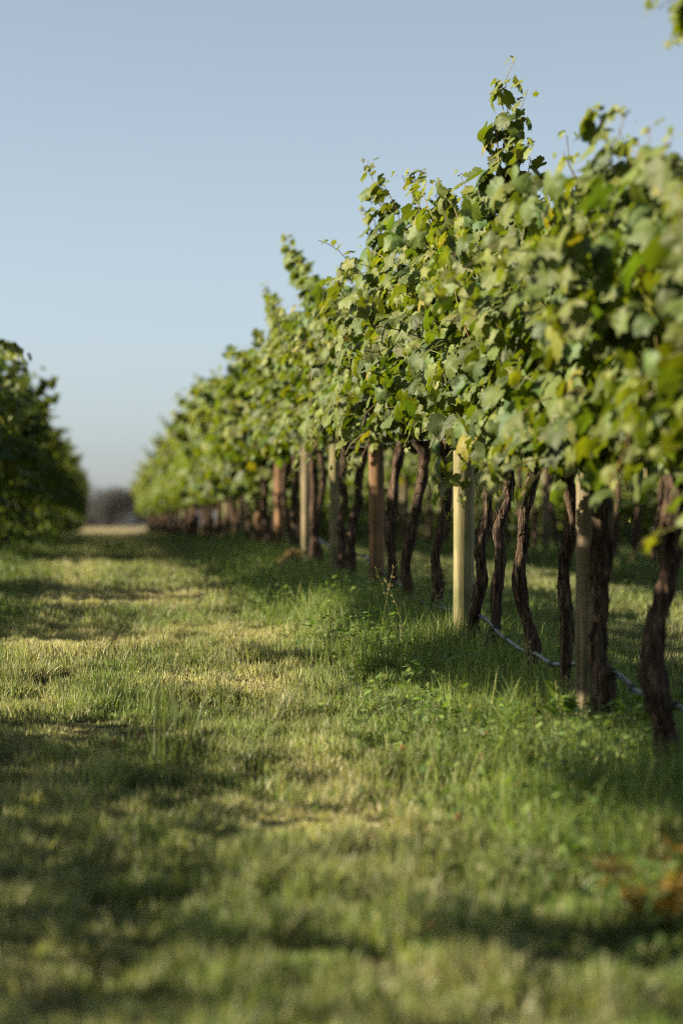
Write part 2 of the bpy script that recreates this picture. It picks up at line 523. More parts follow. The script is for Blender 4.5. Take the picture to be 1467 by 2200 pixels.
def vine_trunk(path, r0, seed, S=22, hi=True):
    """gnarled trunk along path (world or local points)"""
    rng = np.random.default_rng(seed)
    P = np.array(path, float)
    K = 64 if hi else 16
    # resample
    s = np.concatenate([[0], np.cumsum(np.linalg.norm(np.diff(P, axis=0), axis=1))])
    tt = np.linspace(0, s[-1], K)
    Q = np.stack([np.interp(tt, s, P[:, k]) for k in range(3)], 1)
    for _ in range(4 if hi else 1):
        Q[1:-1] = (Q[:-2] + 2 * Q[1:-1] + Q[2:]) / 4
    z = np.linspace(0, 1, K)
    Q[:, 0] += .012 * np.interp(z, np.linspace(0, 1, 9), rng.normal(0, 1, 9)); Q[:, 1] += .012 * np.interp(z, np.linspace(0, 1, 9), rng.normal(0, 1, 9))
    R = r0 * np.interp(z, [0, .06, .25, .6, .88, 1], [1.3, 1.1, 1.0, .92, 1.0, 1.3]) * (1 + .15 * np.interp(z, np.linspace(0, 1, 18), rng.normal(0, 1, 18)).clip(-1, 1.8))
    def bump(K, S):
        a = np.linspace(0, S, S, endpoint=False)
        zz = np.arange(K)[:, None] * (64 / K)
        tw = rng.uniform(-.05, .05)
        A, Z = np.meshgrid(a, np.arange(K) * (64 / K))
        A2 = (A + Z * tw * 4) % S
        n = smooth_noise(A2 * 1.0, Z * .16, seed) - .5
        # wrap-around blend
        w = np.clip((A2 - (S - 3)) / 3, 0, 1)
        n = n * (1 - w) + (smooth_noise(A2 - S, Z * .16, seed) - .5) * w
        f = smooth_noise(A2 * 2.3, Z * .6, seed + 5) - .5
        return 1 + .5 * n + (.16 * f if K > 30 else 0)
    V, F = tube(Q, R, S if hi else 9, bump)
    pt = Parts(); pt.add(V, F)
    if hi:   # shreds of peeling bark
        m = 220
        i = rng.integers(3, K - 4, m); a = rng.uniform(0, 6.28, m)
        for k in range(m):
            c = Q[i[k]]; d = np.array([math.cos(a[k]), math.sin(a[k]), 0]); tn = np.array([-d[1], d[0], 0])
            rr = R[i[k]]; ln = rng.uniform(.02, .07); wdt = rng.uniform(.0015, .005); lift = rng.uniform(.1, .35) * ln
            b0 = c + d * rr * .98; up = norm(np.array([0, 0, rng.choice([-1, 1])]) + tn * rng.normal(0, .2))
            pts = np.array([b0 - tn * wdt, b0 + tn * wdt, b0 + up * ln * .6 + d * lift * .4 + tn * wdt * .7, b0 + up * ln * .6 + d * lift * .4 - tn * wdt * .7, b0 + up * ln + d * lift])
            pt.add(pts, [np.array([[0, 1, 2, 3]]), np.array([[3, 2, 4]])])
    return pt.mesh('trunk', [M_BARK]), Q[-1]

def cordon(head, y0, y1, zc, seed, hi=True):
    rng = np.random.default_rng(seed)
    pt = Parts()
    for ye in (y0, y1):
        if abs(ye - head[1]) < .06: continue
        K = 12
        t = np.linspace(0, 1, K)
        P = np.stack([head[0] * (1 - t) + .0 * t, head[1] * (1 - t) + ye * t, head[2] * (1 - t) ** 2 + zc * (1 - (1 - t) ** 2)], 1) + rng.normal(0, .007, (K, 3))
        P[0] = head
        V, F = tube(P, np.linspace(.021, .010, K), 9 if hi else 6, lambda K, S: 1 + .25 * rng.normal(0, 1, (K, S)).clip(-1, 1))
        pt.add(V, F)
    # short old spurs
    for k in range(6):
        y = rng.uniform(y0, y1); b = np.array([0, y, zc]); e = b + np.array([rng.normal(0, .03), rng.normal(0, .03), rng.uniform(.05, .10)])
        V, F = tube([b, (b + e) / 2, e], [.010, .009, .006], 6); pt.add(V, F)
    return pt.mesh('cordon', [M_BARK])

# ---------------------------------------------------------------- right-hand row, the near vines one by one
XR = 1.65
# trunk described by (x, y) pixels along its length; label; extra tall shoots given by (base px, tip px)
near = [
 # key, base Y, photo points from top to foot, radius, label
 ('a', None, [(1222, 1050), (1218, 1130), (1212, 1230), (1216, 1330), (1213, 1430)], .024, 'thin dark grapevine trunk half hidden just left of the nearest post'),
 ('b', None, [(1296, 1040), (1300, 1130), (1303, 1200), (1290, 1270), (1284, 1340), (1290, 1480), (1298, 1600)], .034, 'thick grapevine bowing right against the nearest post'),
 ('c', None, [(1452, 1000), (1445, 1120), (1432, 1230), (1412, 1330), (1405, 1440), (1410, 1540), (1428, 1650)], .037, 'stout leaning grapevine at the right edge of the picture'),
 ('d', None, [(1148, 990), (1128, 1080), (1114, 1160), (1114, 1240), (1128, 1330), (1136, 1400), (1118, 1490)], .026, 'dark grapevine curving like a bow, third trunk right of the green post'),
 ('e', None, [(1092, 970), (1090, 1060), (1076, 1150), (1067, 1240), (1064, 1320), (1056, 1380), (1036, 1450)], .025, 'shaggy grapevine with its foot bent left, second trunk right of the green post'),
 ('f', None, [(1062, 930), (1054, 1010), (1044, 1090), (1034, 1180), (1024, 1270), (1018, 1390)], .027, 'shaggy grapevine close against the right side of the green post'),
 ('g', None, [(966, 890), (962, 980), (958, 1070), (944, 1150), (936, 1220), (924, 1310)], .026, 'thin grapevine just left of the green post'),
 ('h', None, [(914, 960), (906, 1040), (890, 1100), (878, 1160), (874, 1230), (878, 1310)], .030, 'bent grapevine midway between the tan post and the green post'),
 ('i', None, [(856, 940), (848, 1010), (842, 1090), (840, 1180), (838, 1300)], .030, 'grapevine growing hard against the right of the tan post'),
 ('j', None, [(778, 960), (768, 1030), (760, 1100), (756, 1180), (758, 1260)], .030, 'dark grapevine just left of the tan post'),
 ('k', None, [(742, 960), (736, 1040), (733, 1110), (736, 1170), (740, 1230)], .028, 'grapevine beside the half lit post, in front of the dark gap'),
 ('l', None, [(690, 960), (686, 1030), (680, 1100), (684, 1150), (690, 1200)], .028, 'grapevine rising right behind the pale grey post'),
]
foot = []
for key, _, pts, r, lab in near:
    y = y_for(pts[-1][0], XR)
    foot.append(y)
# ghosts near the camera, out of the picture except for leaves reaching in
vines = [dict(y=y, pts=p, r=r, lab=l, key=k) for (k, _, p, r, l), y in zip(near, foot)]
vines.append(dict(y=6.35, pts=None, r=.03, key='n', lab='nearest grapevine, its blurred leaves filling the top right corner'))
vines.append(dict(y=5.45, pts=None, r=.03, key='m', lab='grapevine out of the frame whose blurred leaves reach into the right edge'))
vines.sort(key=lambda v: v['y'])
ys = [v['y'] for v in vines]
bounds = [ys[0] - .45] + [(a + b) / 2 for a, b in zip(ys[:-1], ys[1:])] + [ys[-1] + .42]
NEAR_END = bounds[-1]

def tip_local(px, py, X, root):
    Y = y_for(px, X)
    w = unproject(px, py, Y)
    return (w.x - root[0], w.y - root[1], w.z - root[2])
# tall shoots: (tip px, X of tip, base px, X of base, vine key)
tall = [((1100, 128), 1.58, (1078, 520), 1.52, 'd'), ((1085, 215), 1.56, (1052, 520), 1.48, 'd'), ((1130, 200), 1.62, (1110, 520), 1.6, 'd'), ((1140, 290), 1.62, (1120, 560), 1.6, 'd'),
        ((785, 338), 1.32, (860, 520), 1.45, 'h'), ((880, 365), 1.42, (900, 560), 1.48, 'g'), ((775, 450), 1.28, (840, 600), 1.4, 'h'), ((935, 400), 1.45, (930, 600), 1.5, 'g'),
        ((612, 508), 1.3, (700, 680), 1.42, 'k'), ((640, 560), 1.33, (700, 700), 1.42, 'k'), ((735, 575), 1.4, (760, 700), 1.45, 'j'),
        ((572, 618), 1.32, (600, 760), 1.36, 'l'), ((590, 640), 1.36, (615, 770), 1.38, 'l'),
        ((1278, 232), 1.42, (1300, 430), 1.45, 'b'), ((1340, 262), 1.45, (1340, 420), 1.45, 'c'), ((1395, 275), 1.45, (1400, 430), 1.45, 'c'), ((1215, 290), 1.5, (1225, 470), 1.55, 'a'), ((1455, 300), 1.5, (1450, 480), 1.5, 'c'),
        ((1415, 20), 1.42, (1560, 0), 1.55, 'n'), ((1445, 95), 1.42, (1560, 0), 1.55, 'n'), ((1440, 40), 1.42, (1560, -20), 1.55, 'n'), ((1065, 590), 1.05, (1350, 700), 1.4, 'n'), ((1130, 540), 1.10, (1350, 660), 1.4, 'n'), ((1180, 680), 1.15, (1400, 740), 1.45, 'n'),
        ((995, 380), 1.5, (1030, 520), 1.55, 'e'), ((985, 425), 1.45, (1000, 640), 1.5, 'g'), ((1005, 440), 1.5, (1015, 640), 1.5, 'f')]
for vi, v in enumerate(vines):
    root = np.array([XR, v['y'], gz(XR, v['y'])])
    e = empty('grapevine', tuple(root), 0, v['lab'], 'grapevine')
    v['root'] = root
    if v['pts']:
        path = []
        for k, (px, py) in enumerate(reversed(v['pts'])):
            w = unproject(px, py, v['y'])
            path.append((w.x - root[0], (0.02 * math.sin(k * 1.7 + vi)), w.z - root[2]))
        path[0] = (path[0][0], 0, -.06)
        dz = 0.05 + 1.0 - path[-1][2]
        path.append((path[-1][0] * .5, 0, max(path[-1][2] + .04, 1.02)))
    else:
        path = [(0, 0, -.05), (.03, 0, .3), (-.02, .02, .6), (.02, 0, 1.0)]
    me, head = vine_trunk(path, v['r'] * .92, 100 + vi)
    link('trunk', me, e)
    y0, y1 = bounds[vi] - v['y'], bounds[vi + 1] - v['y']
    zc_ = 1.02 if v['y'] < 9.3 else 1.12
    link('cordon', cordon(head, y0, y1, zc_, 200 + vi), e)
    ex = []
    for tp, tx, bp, bx, k in tall:
        if k == v['key']:
            ex.append((tip_local(*bp, bx, root), tip_local(*tp, tx, root)))
    top = {'m': .80, 'n': .86, 'c': .97, 'b': 1.0, 'a': 1.0}.get(v['key'], 1.06)
    half = {'m': .30, 'n': .32}.get(v['key'], .38)
    skirt, zlow = ((.48, .17) if v['y'] < 9.3 else (.36, .06))
    link('foliage', vine_foliage(300 + vi, y0 - .02, y1 + .02, zc=zc_, top=top, half=half, extra=ex, skirt=skirt, zlow=zlow, leaf=1.2, fill=380 if v['y'] < 9.3 else 320, hang=25 if v['y'] < 9.3 else 0), e)

# ---------------------------------------------------------------- shared vine kinds for the long rows
SP_ = .85
def proto_meshes(seed, tmpl, **kw):
    zh = kw.get('zc', 1.02)
    me, head = vine_trunk([(0, 0, -.08), (.04 * math.sin(seed), .03, .3), (.03 * math.cos(seed * 2), -.03, .65), (0, 0, zh)], .030, seed, hi=False)
    return [('trunk', me), ('cordon', cordon(head, -SP_ / 2, SP_ / 2, zh + .03, seed, False)), ('foliage', vine_foliage(seed, -SP_ / 2 - .05, SP_ / 2 + .05, tmpl=tmpl, stems=False, **kw))]
full = [proto_meshes(1000 + k, LEAF_LO, zc=1.10, top=[1.06, 1.0, 1.1, .98, 1.12, 1.04][k], half=.46, dens=20, skirt=.4, zlow=.42, hang=60, leaf=1.65, fill=190, extra=([((-.1, .1, 1.8), (-.40 - .04 * k, -.2, 2.3)), ((.2, 0, 1.5), (.75, -.1, 1.9))] if k % 2 else [((-.2, 0, 1.4), (-.68, .1, 1.7))])) for k in range(6)]
mid = [proto_meshes(1050 + k, LEAF_LO, zc=1.12, top=[1.06, 1.0, 1.1, .97][k], half=.42, dens=24, skirt=.34, zlow=.14, leaf=1.4, fill=240) for k in range(4)]
tall_shade = [proto_meshes(1400 + k, LEAF_LO, top=1.26, half=.38, dens=30, leaf=1.4, fill=300) for k in range(2)]  # unseen left row: tall canopies shaped to shade the lane
leftp = [proto_meshes(1500 + k, LEAF_LO, top=[.88, .72, .98, .66, .84][k], half=.42, dens=26, skirt=.66, zlow=.85, hang=200, leaf=1.6, fill=240, xlean=[.0, .14, -.08, .1, -.12][k], extra=[((.1, .2, 1.2), (.66, .25, 1.2 + .08 * k)), ((.2, 0, 1.4), (.72, .1, 1.62 + .1 * (k % 3))), ((.2, 0, 1.5), (.35, .1, 2.05))]) for k in range(5)]
mini = [proto_meshes(1600 + k, LEAF_MIN, top=.95, half=.36, dens=6, skirt=.4, zlow=.85, hang=220, leaf=2.0, fill=150) for k in range(3)]
gap_stub = [proto_meshes(1300, LEAF_LO, zc=1.0, top=.34, half=.2, dens=16, fill=60, skirt=0)]  # unseen stunted vine, shaped to let sun through the row
thin = [proto_meshes(1100 + k, LEAF_LO, zc=[1.38, 1.5, 1.32, 1.44][k], top=[.68, .60, .74, .64][k], half=.22, dens=34, skirt=.10, zlow=.04, leaf=1.35, fill=300) for k in range(4)]  # unseen raised canopies, shaped so sun passes beneath onto the lane
low = [proto_meshes(1200 + k, LEAF_LO, zc=1.0, top=[.72, .6, .82][k], half=.28, dens=22, skirt=.2, fill=120) for k in range(3)]  # unseen left row: low canopies shaped to keep the lane sunlit

def place(kind, x, y, rng, label, group, s=None):
    k = kind[rng.integers(len(kind))]
    e = empty('grapevine', (x, y, gz(x, y)), (math.pi if (rng.random() < .5 and kind is not leftp) else 0) + rng.normal(0, .04), label, 'grapevine', group)
    s = s or rng.uniform(.95, 1.06)
    e.scale = (rng.uniform(.85, 1.15), 1, s)
    for n, me in k:
        link(n, me, e)
    return e
ORD = 'first second third fourth fifth sixth seventh eighth ninth tenth eleventh twelfth thirteenth fourteenth fifteenth sixteenth seventeenth eighteenth nineteenth twentieth'.split()
def nth(k):
    return ORD[k]
rng = np.random.default_rng(7)
kk = 0
y = NEAR_END + SP_ / 2
extra_far = {}
while y < 96:
    if y < 34: lab = '%s grapevine beyond the pale grey post, counted away along the right-hand row' % nth(min(kk, 19)); kk += 1
    elif y < 60: lab = 'distant grapevine in the right-hand row, past the orange-topped post'
    else: lab = 'far small grapevine near the end of the right-hand row'
    place(mid if y < 24 else full, XR + rng.normal(0, .03), y, rng, lab, 'grapevines of the right-hand row ' + ('beyond the pale post' if y < 34 else 'in the distance' if y < 60 else 'at its far end'))
    y += SP_
y = 24.0; kk = 0
while y < 96:
    far = y > 40.5
    place(leftp, -1.35 + rng.normal(0, .03), y, rng, 'far shaded grapevine of the left-hand row' if far else '%s shaded grapevine of the left-hand row counted from the left edge' % nth(kk), 'grapevines of the left-hand row ' + ('far away' if far else 'at the left edge'))
    y += SP_; kk += 1
def left_shoot():
    w = unproject(95, 790, 28.5)
    e = empty('grapevine', (-1.35, 28.5, gz(-1.35, 28.5)), 0, 'dark vine at the left edge whose long leafy shoot sticks out over the lane', 'grapevine')
    L = (w.x + 1.35, 0, w.z - gz(-1.35, 28.5))
    ms = proto_meshes(1701, LEAF_HI, top=1.08, half=.42, dens=30, skirt=.5, zlow=.5, hang=120, leaf=1.3, fill=300,
                      extra=[((-.1, 0, 1.75), L), ((-.1, .1, 1.7), (L[0] - .12, .1, L[2] - .10)), ((0, .1, 1.7), (L[0] - .3, .1, L[2] + .08))])
    for n, me in ms: link(n, me, e)
left_shoot()
# the same left-hand row beside the camera: out of the picture, its shade is not
y = -1.0
SUN_GAPS = [(y_for(993, XR - .02), .30), (y_for(660, XR - .02), .55), (4.75, .5)]  # breaks shaped into the unseen row so sun reaches posts and foreground
while y < 24:
    g = [q for q in SUN_GAPS if y - SP_ * .5 < q[0] <= y + SP_ * .5]
    lab, grp = 'grapevine of the left-hand row standing beside the camera, outside the picture', 'grapevines of the left-hand row beside the camera'
    if g:
        gy, gw = g[0]
        place(gap_stub, -1.35, gy, rng, lab, grp).scale = (1, gw / .95, 1)
        a0, a1 = y - SP_ / 2, gy - gw / 2
        if a1 - a0 > .1: place(thin, -1.35, (a0 + a1) / 2, rng, lab, grp).scale = (1, (a1 - a0) / .95, 1)
        a0, a1 = gy + gw / 2, y + SP_ / 2
        if a1 - a0 > .1: place(thin, -1.35, (a0 + a1) / 2, rng, lab, grp).scale = (1, (a1 - a0) / .95, 1)
    else:
        place(mid if y > 14.5 else thin, -1.35, y, rng, lab, grp)
    y += SP_
y = 18.4; kk = 0
while y < 95:
    place(mid if y < 40 else mini, 4.65 + rng.normal(0, .03), y, rng, ('%s grapevine of the next row, counted from the right edge between the near trunks' % nth(kk)) if kk < 12 else 'shaded far grapevine of the next row, glimpsed between the trunks on the right', 'grapevines of the next row to the right' if kk < 12 else 'far grapevines of the next row')
    y += SP_; kk += 1

def merged_rows(name, specs, label, lod=LEAF_LO):
    """rows past the first three hundred vines, as one object"""
    pt = Parts()
    rng = np.random.default_rng(99)
    cache = {}
    for x, ya, yb, kind in specs:
        y = ya
        while y < yb:
            k = int(rng.integers(len(kind)))
            key = (id(kind), k)
            if key not in cache:
                arr = []
                for n, me in kind[k]:
                    if n == 'cordon': continue
                    V = np.empty(len(me.vertices) * 3, np.float32); me.vertices.foreach_get('co', V); V = V.reshape(-1, 3)
                    C = np.empty(len(me.vertices) * 4, np.float32); me.color_attributes['Col'].data.foreach_get('color', C); C = C.reshape(-1, 4)[:, :3]
                    st = np.empty(len(me.polygons), np.int32); me.polygons.foreach_get('loop_start', st)
                    tt = np.empty(len(me.polygons), np.int32); me.polygons.foreach_get('loop_total', tt)
                    lv = np.empty(len(me.loops), np.int32); me.loops.foreach_get('vertex_index', lv)
                    Fs = []
                    for q in (3, 4):
                        s = st[tt == q]
                        if len(s): Fs.append(lv[s[:, None] + np.arange(q)])
                    arr.append((V, Fs, C, 0 if n == 'foliage' else 1))
                cache[key] = arr
            sg = 1 if rng.random() < .5 else -1
            for V, Fs, C, m in cache[key]:
                W = V * np.array([sg, sg, 1.]) + np.array([x, y, gz(x, y)])
                pt.add(W, Fs, m, C)
            y += SP_
    o = link(name, pt.mesh(name, [M_LEAF, M_BARK]))
    return tag(o, label, 'vine rows', kind='stuff')
merged_rows('grapevine_rows', [(-4.35, -2, 4.3, mid), (-4.35, 5.2, 8.7, tall_shade), (-4.35, 8.8, 13, low), (-4.35, 13.2, 16.5, mid), (-4.35, 17, 18.5, tall_shade), (-4.35, 19, 25, low), (-4.35, 25.5, 29, tall_shade), (-4.35, 29.5, 37, low), (-4.35, 38, 41, tall_shade), (-4.35, 42, 90, mid), (7.65, 24, 95, mini)] + [(10.65 + 3 * k, 33 + 9 * k, 95, mini) for k in range(6)], 'further rows of grapevines glimpsed darkly through the gaps between the trunks')  # the second row on the left is unseen, its heights set for lane shade

# ---------------------------------------------------------------- posts
def post(x, y, h, r, m, label, group=None, seed=0, tilt=0.0):
    rng = np.random.default_rng(seed)
    K, S = 26, 28
    z = np.concatenate([np.linspace(-.12, h - .012, K - 2), [h - .004, h]])
    R = np.full(K, r) * (1 + .02 * np.interp(z, np.linspace(0, h, 6), rng.normal(0, 1, 6))); R[-2] = r * .97; R[-1] = r * .90
    P = np.stack([tilt * z + .004 * np.sin(z * 2 + seed), .003 * np.cos(z * 3 + seed), z], 1)
    flat = rng.uniform(0, 6.28)
    def bump(K, S):
        a = np.linspace(0, 2 * np.pi, S, endpoint=False)
        b = 1 + .025 * np.cos(2 * (a - flat)) + .012 * np.cos(5 * a + seed)
        B = np.tile(b, (K, 1))
        for c in range(3):      # drying cracks that run with the grain
            j = rng.integers(S); k0 = rng.integers(0, K - 10)
            B[k0:k0 + rng.integers(6, 14), j] -= .07
        return B
    V, F = tube(P, R, S, bump)
    pt = Parts(); pt.add(V, F)
    e = empty('wooden_post', (x, y, gz(x, y)), 0, label, 'post', group)
    link('shaft', pt.mesh('shaft', [m]), e)
    # staple that holds the wire
    st = Parts()
    for zz in (1.05, 1.45):
        a = np.linspace(0, math.pi, 7)
        Pp = np.stack([-r - .012 * np.sin(a) + .003, .012 * np.cos(a), np.full(7, zz)], 1) + np.array([tilt * zz, 0, 0])
        V, F = tube(Pp, np.full(7, .002), 5); st.add(V, F)
    link('staple', st.mesh('staple', [M_WIRE]), e)
    return e
M_WIRE = simple('galvanised_wire', (.30, .30, .29), .45, .5)
plist = [(1258, 1.72, .040, M_POST_GREY, 'nearest wooden post, blurred, lit only below the leaves'),
         (993, 2.07, .047, M_POST, 'greenish round wooden post in full sun, sharpest in the row'),
         (808, 2.05, .046, M_POST_TAN, 'tan wooden post dappled with light at its top'),
         (719, 2.05, .040, M_POST, 'slim wooden post lit only at its top, between pale grey and tan posts'),
         (660, 2.05, .046, M_POST_GREY, 'pale grey wooden post in full sun with a brown mound at its foot')]
POSTS = []
for k, (px, h, r, m, lab) in enumerate(plist):
    y = y_for(px, XR - .02)
    POSTS.append(y)
    post(XR - .02, y, h, r, m, lab, None, k, tilt=.004)
for k, (px, m, lab) in enumerate([(606, M_POST_TAN, 'small distant post with a yellowish top'), (562, M_POST_TAN, 'small distant post with an orange sunlit top'), (529, M_POST, 'small distant dull green post beside the orange-topped one')]):
    post(XR - .02, y_for(px, XR), 2.05, .045, m, lab, None, 10 + k)
y = 33.5; k = 0
while y < 96:
    post(XR, y, 2.0, .045, [M_POST, M_POST_GREY, M_POST_TAN][k % 3], 'far blurred post in the right-hand row', 'far posts of the right-hand row', 20 + k); y += 6.3; k += 1
y = 25.0
while y < 96:
    post(-1.35, y, 2.0, .045, [M_POST, M_POST_GREY][k % 2], 'blurred shaded post in the left-hand row', 'posts of the left-hand row', 40 + k); y += 3.1; k += 1
y = 13.0
while y < 60:
    post(4.65, y, 2.0, .045, [M_POST, M_POST_GREY][k % 2], 'post in the next row, seen between the near trunks', 'posts of the next row to the right', 80 + k); y += 3.1; k += 1

# ---------------------------------------------------------------- irrigation hose and trellis wire
M_HOSE_GLINT = simple('drip_hose_glint', (.045, .055, .08), .3, .7, 30, (.11, .135, .175))  # bluish mottling paints the sky's reflection onto a black hose
M_DARK_RING = simple('hose_dark_ring', (.015, .015, .017), .5, .4)
hp = [(1500, 1520), (1467, 1505), (1420, 1492), (1370, 1472), (1335, 1448), (1305, 1425), (1210, 1418), (1160, 1402), (1120, 1384), (1085, 1362), (1060, 1340), (1040, 1318), (985, 1300), (940, 1298), (905, 1284), (880, 1262), (850, 1240), (825, 1222), (795, 1200), (778, 1184)]
W = []
for px, py in hp:
    Y = y_for(px, XR + .03); w = unproject(px, py, Y); W.append((w.x, w.y, max(w.z - .02, gz(w.x, w.y) + .04)))
W = [(XR + .03, 5.0, gz(1.7, 5) + .25)] + W
yy = W[-1][1] + 1.5
while yy < 60:
    W.append((XR + .03, yy, gz(XR, yy) + .30 + .05 * math.sin(yy))); yy += 1.5
W = np.array(W)
s = np.concatenate([[0], np.cumsum(np.linalg.norm(np.diff(W, axis=0), axis=1))])
tt = np.arange(0, s[-1], .05)
Q = np.stack([np.interp(tt, s, W[:, k]) for k in range(3)], 1)
for _ in range(6): Q[1:-1] = (Q[:-2] + 2 * Q[1:-1] + Q[2:]) / 4
rg = np.random.default_rng(5)
Q[:, 2] += .006 * np.sin(tt * 9) ; Q[:, 0] += .008 * np.sin(tt * 7 + 1)
pt = Parts(); V, F = tube(Q, (.008) * (1 + .12 * np.sin(tt * 40)), 10); pt.add(V, F)
eh = empty('irrigation_hose', tuple(W[0]), 0, 'bluish drip hose sagging low between the vine trunks', 'hose')
hose = link('tubing', pt.mesh('tubing', [M_HOSE_GLINT]), eh); hose.location = tuple(-np.array(W[0]))
i = 30
while i < 330:
    i += int(rg.integers(6, 14))
    V, F = tube(Q[i:i + 2] * [1, 1, 1], [.0125, .0125], 10)
    p2 = Parts(); p2.add(V, F); c = link('clip', p2.mesh('clip', [M_DARK_RING]), eh); c.location = hose.location  # plain dark ring round the tubing, not a separate fastener
for X_, ya, yb, lab in ((XR - .0, 4.5, 95, 'thin galvanised trellis wire strung along the right-hand row'),):
    e = empty('trellis_wire', (X_, ya, gz(X_, ya)), 0, lab, 'wire')
    for zz in (1.03, 1.45):
        yy = np.arange(ya, yb, .6)
        P = np.stack([np.full(len(yy), X_ - .005), yy, ground_z(np.full(len(yy), X_), yy) * 1.0 + zz], 1)
        for _ in range(10): P[1:-1, 2] = (P[:-2, 2] + P[2:, 2] + 2 * P[1:-1, 2]) / 4
        V, F = tube(P, np.full(len(P), .0016), 5); p2 = Parts(); p2.add(V, F)
        c = link('wire_strand', p2.mesh('wire_strand', [M_WIRE]), e); c.location = tuple(-np.array(e.location))

# ---------------------------------------------------------------- grass
SPOTS = [(-.07, 12.4, .35, .55), (.05, 8.8, .28, .30), (.45, 10.2, .25, .3), (1.2, 7.4, .12, .12), (.0, 17.0, .5, .8), (.55, 6.6, .25, .25), (.9, 13.0, .25, .5)]
def spots(x, y):
    v = 0
    for a, b, c, d in SPOTS:
        v = v + np.exp(-((np.asarray(x) - a) / c) ** 2 - ((np.asarray(y) - b) / d) ** 2)
    return np.clip(v * (.6 + .8 * smooth_noise(np.asarray(x) * 9, np.asarray(y) * 9, 90)), 0, 1)
def dry_map(x, y):
    """0 green .. 1 straw"""
    lane = np.clip(row_dist(x) / .6 - .75, 0, 1)
    ruts = np.exp(-((np.asarray(x) + .25) / .22) ** 2) + np.exp(-((np.asarray(x) - .75) / .22) ** 2)
    d = -.06 + .30 * ruts + .55 * smooth_noise(x * 1.1 + 3, y * .55, 11) + .30 * smooth_noise(x * 4, y * 3, 12) - .1
    return np.clip(d * lane + spots(x, y), 0, 1)
def blades(n, sampler, seed, hfun, wfun, segs=2, lean=.45, colfun=None):
    rng = np.random.default_rng(seed)
    x, y = sampler(n, rng)
    n = len(x)
    z = ground_z(x, y) - .005
    h = hfun(x, y, rng); w = wfun(x, y, rng)
    a = rng.uniform(0, 2 * np.pi, n)
    wd_ = np.stack([np.cos(a), np.sin(a), 0 * a], 1)
    b = rng.uniform(0, 2 * np.pi, n); l = np.abs(rng.normal(0, lean, n)) * h
    ld = np.stack([np.cos(b), np.sin(b), 0 * b], 1)
    P = np.stack([x, y, z], 1)
    up = np.array([[0, 0, 1.]])
    V = []
    for k in range(segs):
        t = k / segs
        c = P + up * (h * (t - .18 * t * t * (l / h)))[:, None] + ld * (l * t * t)[:, None]
        ww = w * (1 - .55 * t)
        V += [c - wd_ * ww[:, None] / 2, c + wd_ * ww[:, None] / 2]
    V.append(P + up * (h * (1 - .25 * np.clip(l / h, 0, 1)))[:, None] + ld * l[:, None])
    V = np.stack(V, 1); kv = V.shape[1]
    base = (np.arange(n) * kv)[:, None]
    quads = [base + np.array([[2 * k, 2 * k + 1, 2 * k + 3, 2 * k + 2]]) for k in range(segs - 1)]
    tri = base + np.array([[2 * segs - 2, 2 * segs - 1, 2 * segs]])
    C = colfun(x, y, rng)
    C = np.repeat(C[:, None, :], kv, 1)
    return V.reshape(-1, 3), ([np.vstack(quads)] if quads else []) + [tri], C.reshape(-1, 3)
def grass_color(x, y, rng):
    n = len(x)
    d = np.clip(dry_map(x, y) + rng.normal(0, .22, n), 0, 1)[:, None]
    cl = smooth_noise(x * 8 + 2, y * 7, 61)[:, None]
    g = np.array([[.108, .158, .040]]) * (.45 + 1.0 * cl) * rng.uniform(.65, 1.4, (n, 1)) * (1 + rng.normal(0, .12, (n, 1)) * np.array([[1, 0, -.6]]))
    s = np.array([[.48, .435, .25]]) * rng.uniform(.5, 1.35, (n, 1))
    far = np.clip((np.asarray(y) - 52) / 20, 0, .85)[:, None]
    d = d * (1 - far) + far
    return np.clip(g * (1 - d) + s * d, .004, 1)
YA = rad(YAW); HF = math.atan(733.5 / FPX)
def sampler(D0, D1, m=.9):
    def f(n, rng):
        D = np.sqrt(rng.uniform(D0 ** 2, D1 ** 2, n))
        lim = D * math.tan(HF) + m
        s = rng.uniform(-1, 1, n) * lim
        keep = rng.random(n) < lim / (D1 * math.tan(HF) + m) * (D1 / D) * 1.0
        D, s = D[keep], s[keep]
        x = s * math.cos(YA) + D * math.sin(YA); y = -s * math.sin(YA) + D * math.cos(YA)
        # thinner where the turf is worn
        bare = smooth_noise(x * .9 + 7, y * .7, 21)
        cl = smooth_noise(x * 11, y * 9, 34) * .6 + smooth_noise(x * 23, y * 19, 36) * .4
        k2 = (rng.random(len(x)) < np.clip(1.25 - 1.0 * (bare > .76), .25, 1)) & (rng.random(len(x)) < np.clip((cl - .28) * 4, .08, 1))
        return x[k2], y[k2]
    return f
def h_turf(x, y, rng):
    rd = row_dist(x)
    strip = np.clip(1.15 - rd / .55, 0, 1)
    t = smooth_noise(x * 2.2, y * 1.6, 31)
    c = smooth_noise(x * 11, y * 9, 34); c2 = smooth_noise(x * 4.5, y * 4, 35)
    base = .010 + .024 * t + .060 * c ** 2 + .05 * c2 ** 3 + .05 * np.clip(smooth_noise(x * 3.1, y * 3.1, 32) - .62, 0, 1) * 2.0
    base = base * (1 - .75 * spots(x, y))
    return (base + strip * (.05 + .10 * smooth_noise(x * 3, y * 3, 33))) * rng.uniform(.55, 1.35, len(x))
def wf(a):
    return lambda x, y, rng: a * rng.uniform(.6, 1.3, len(x))
pt = Parts()
for D0, D1, n, w, sg in ((3.2, 7, 190000, .0080, 2), (7, 14, 520000, .0055, 2), (14, 25, 330000, .0085, 2), (25, 45, 150000, .010, 1), (45, 96, 110000, .020, 1)):
    V, F, C = blades(n, sampler(D0, D1), int(D0 * 10), h_turf, wf(w), sg, colfun=grass_color)
    pt.add(V, F, 0, C)
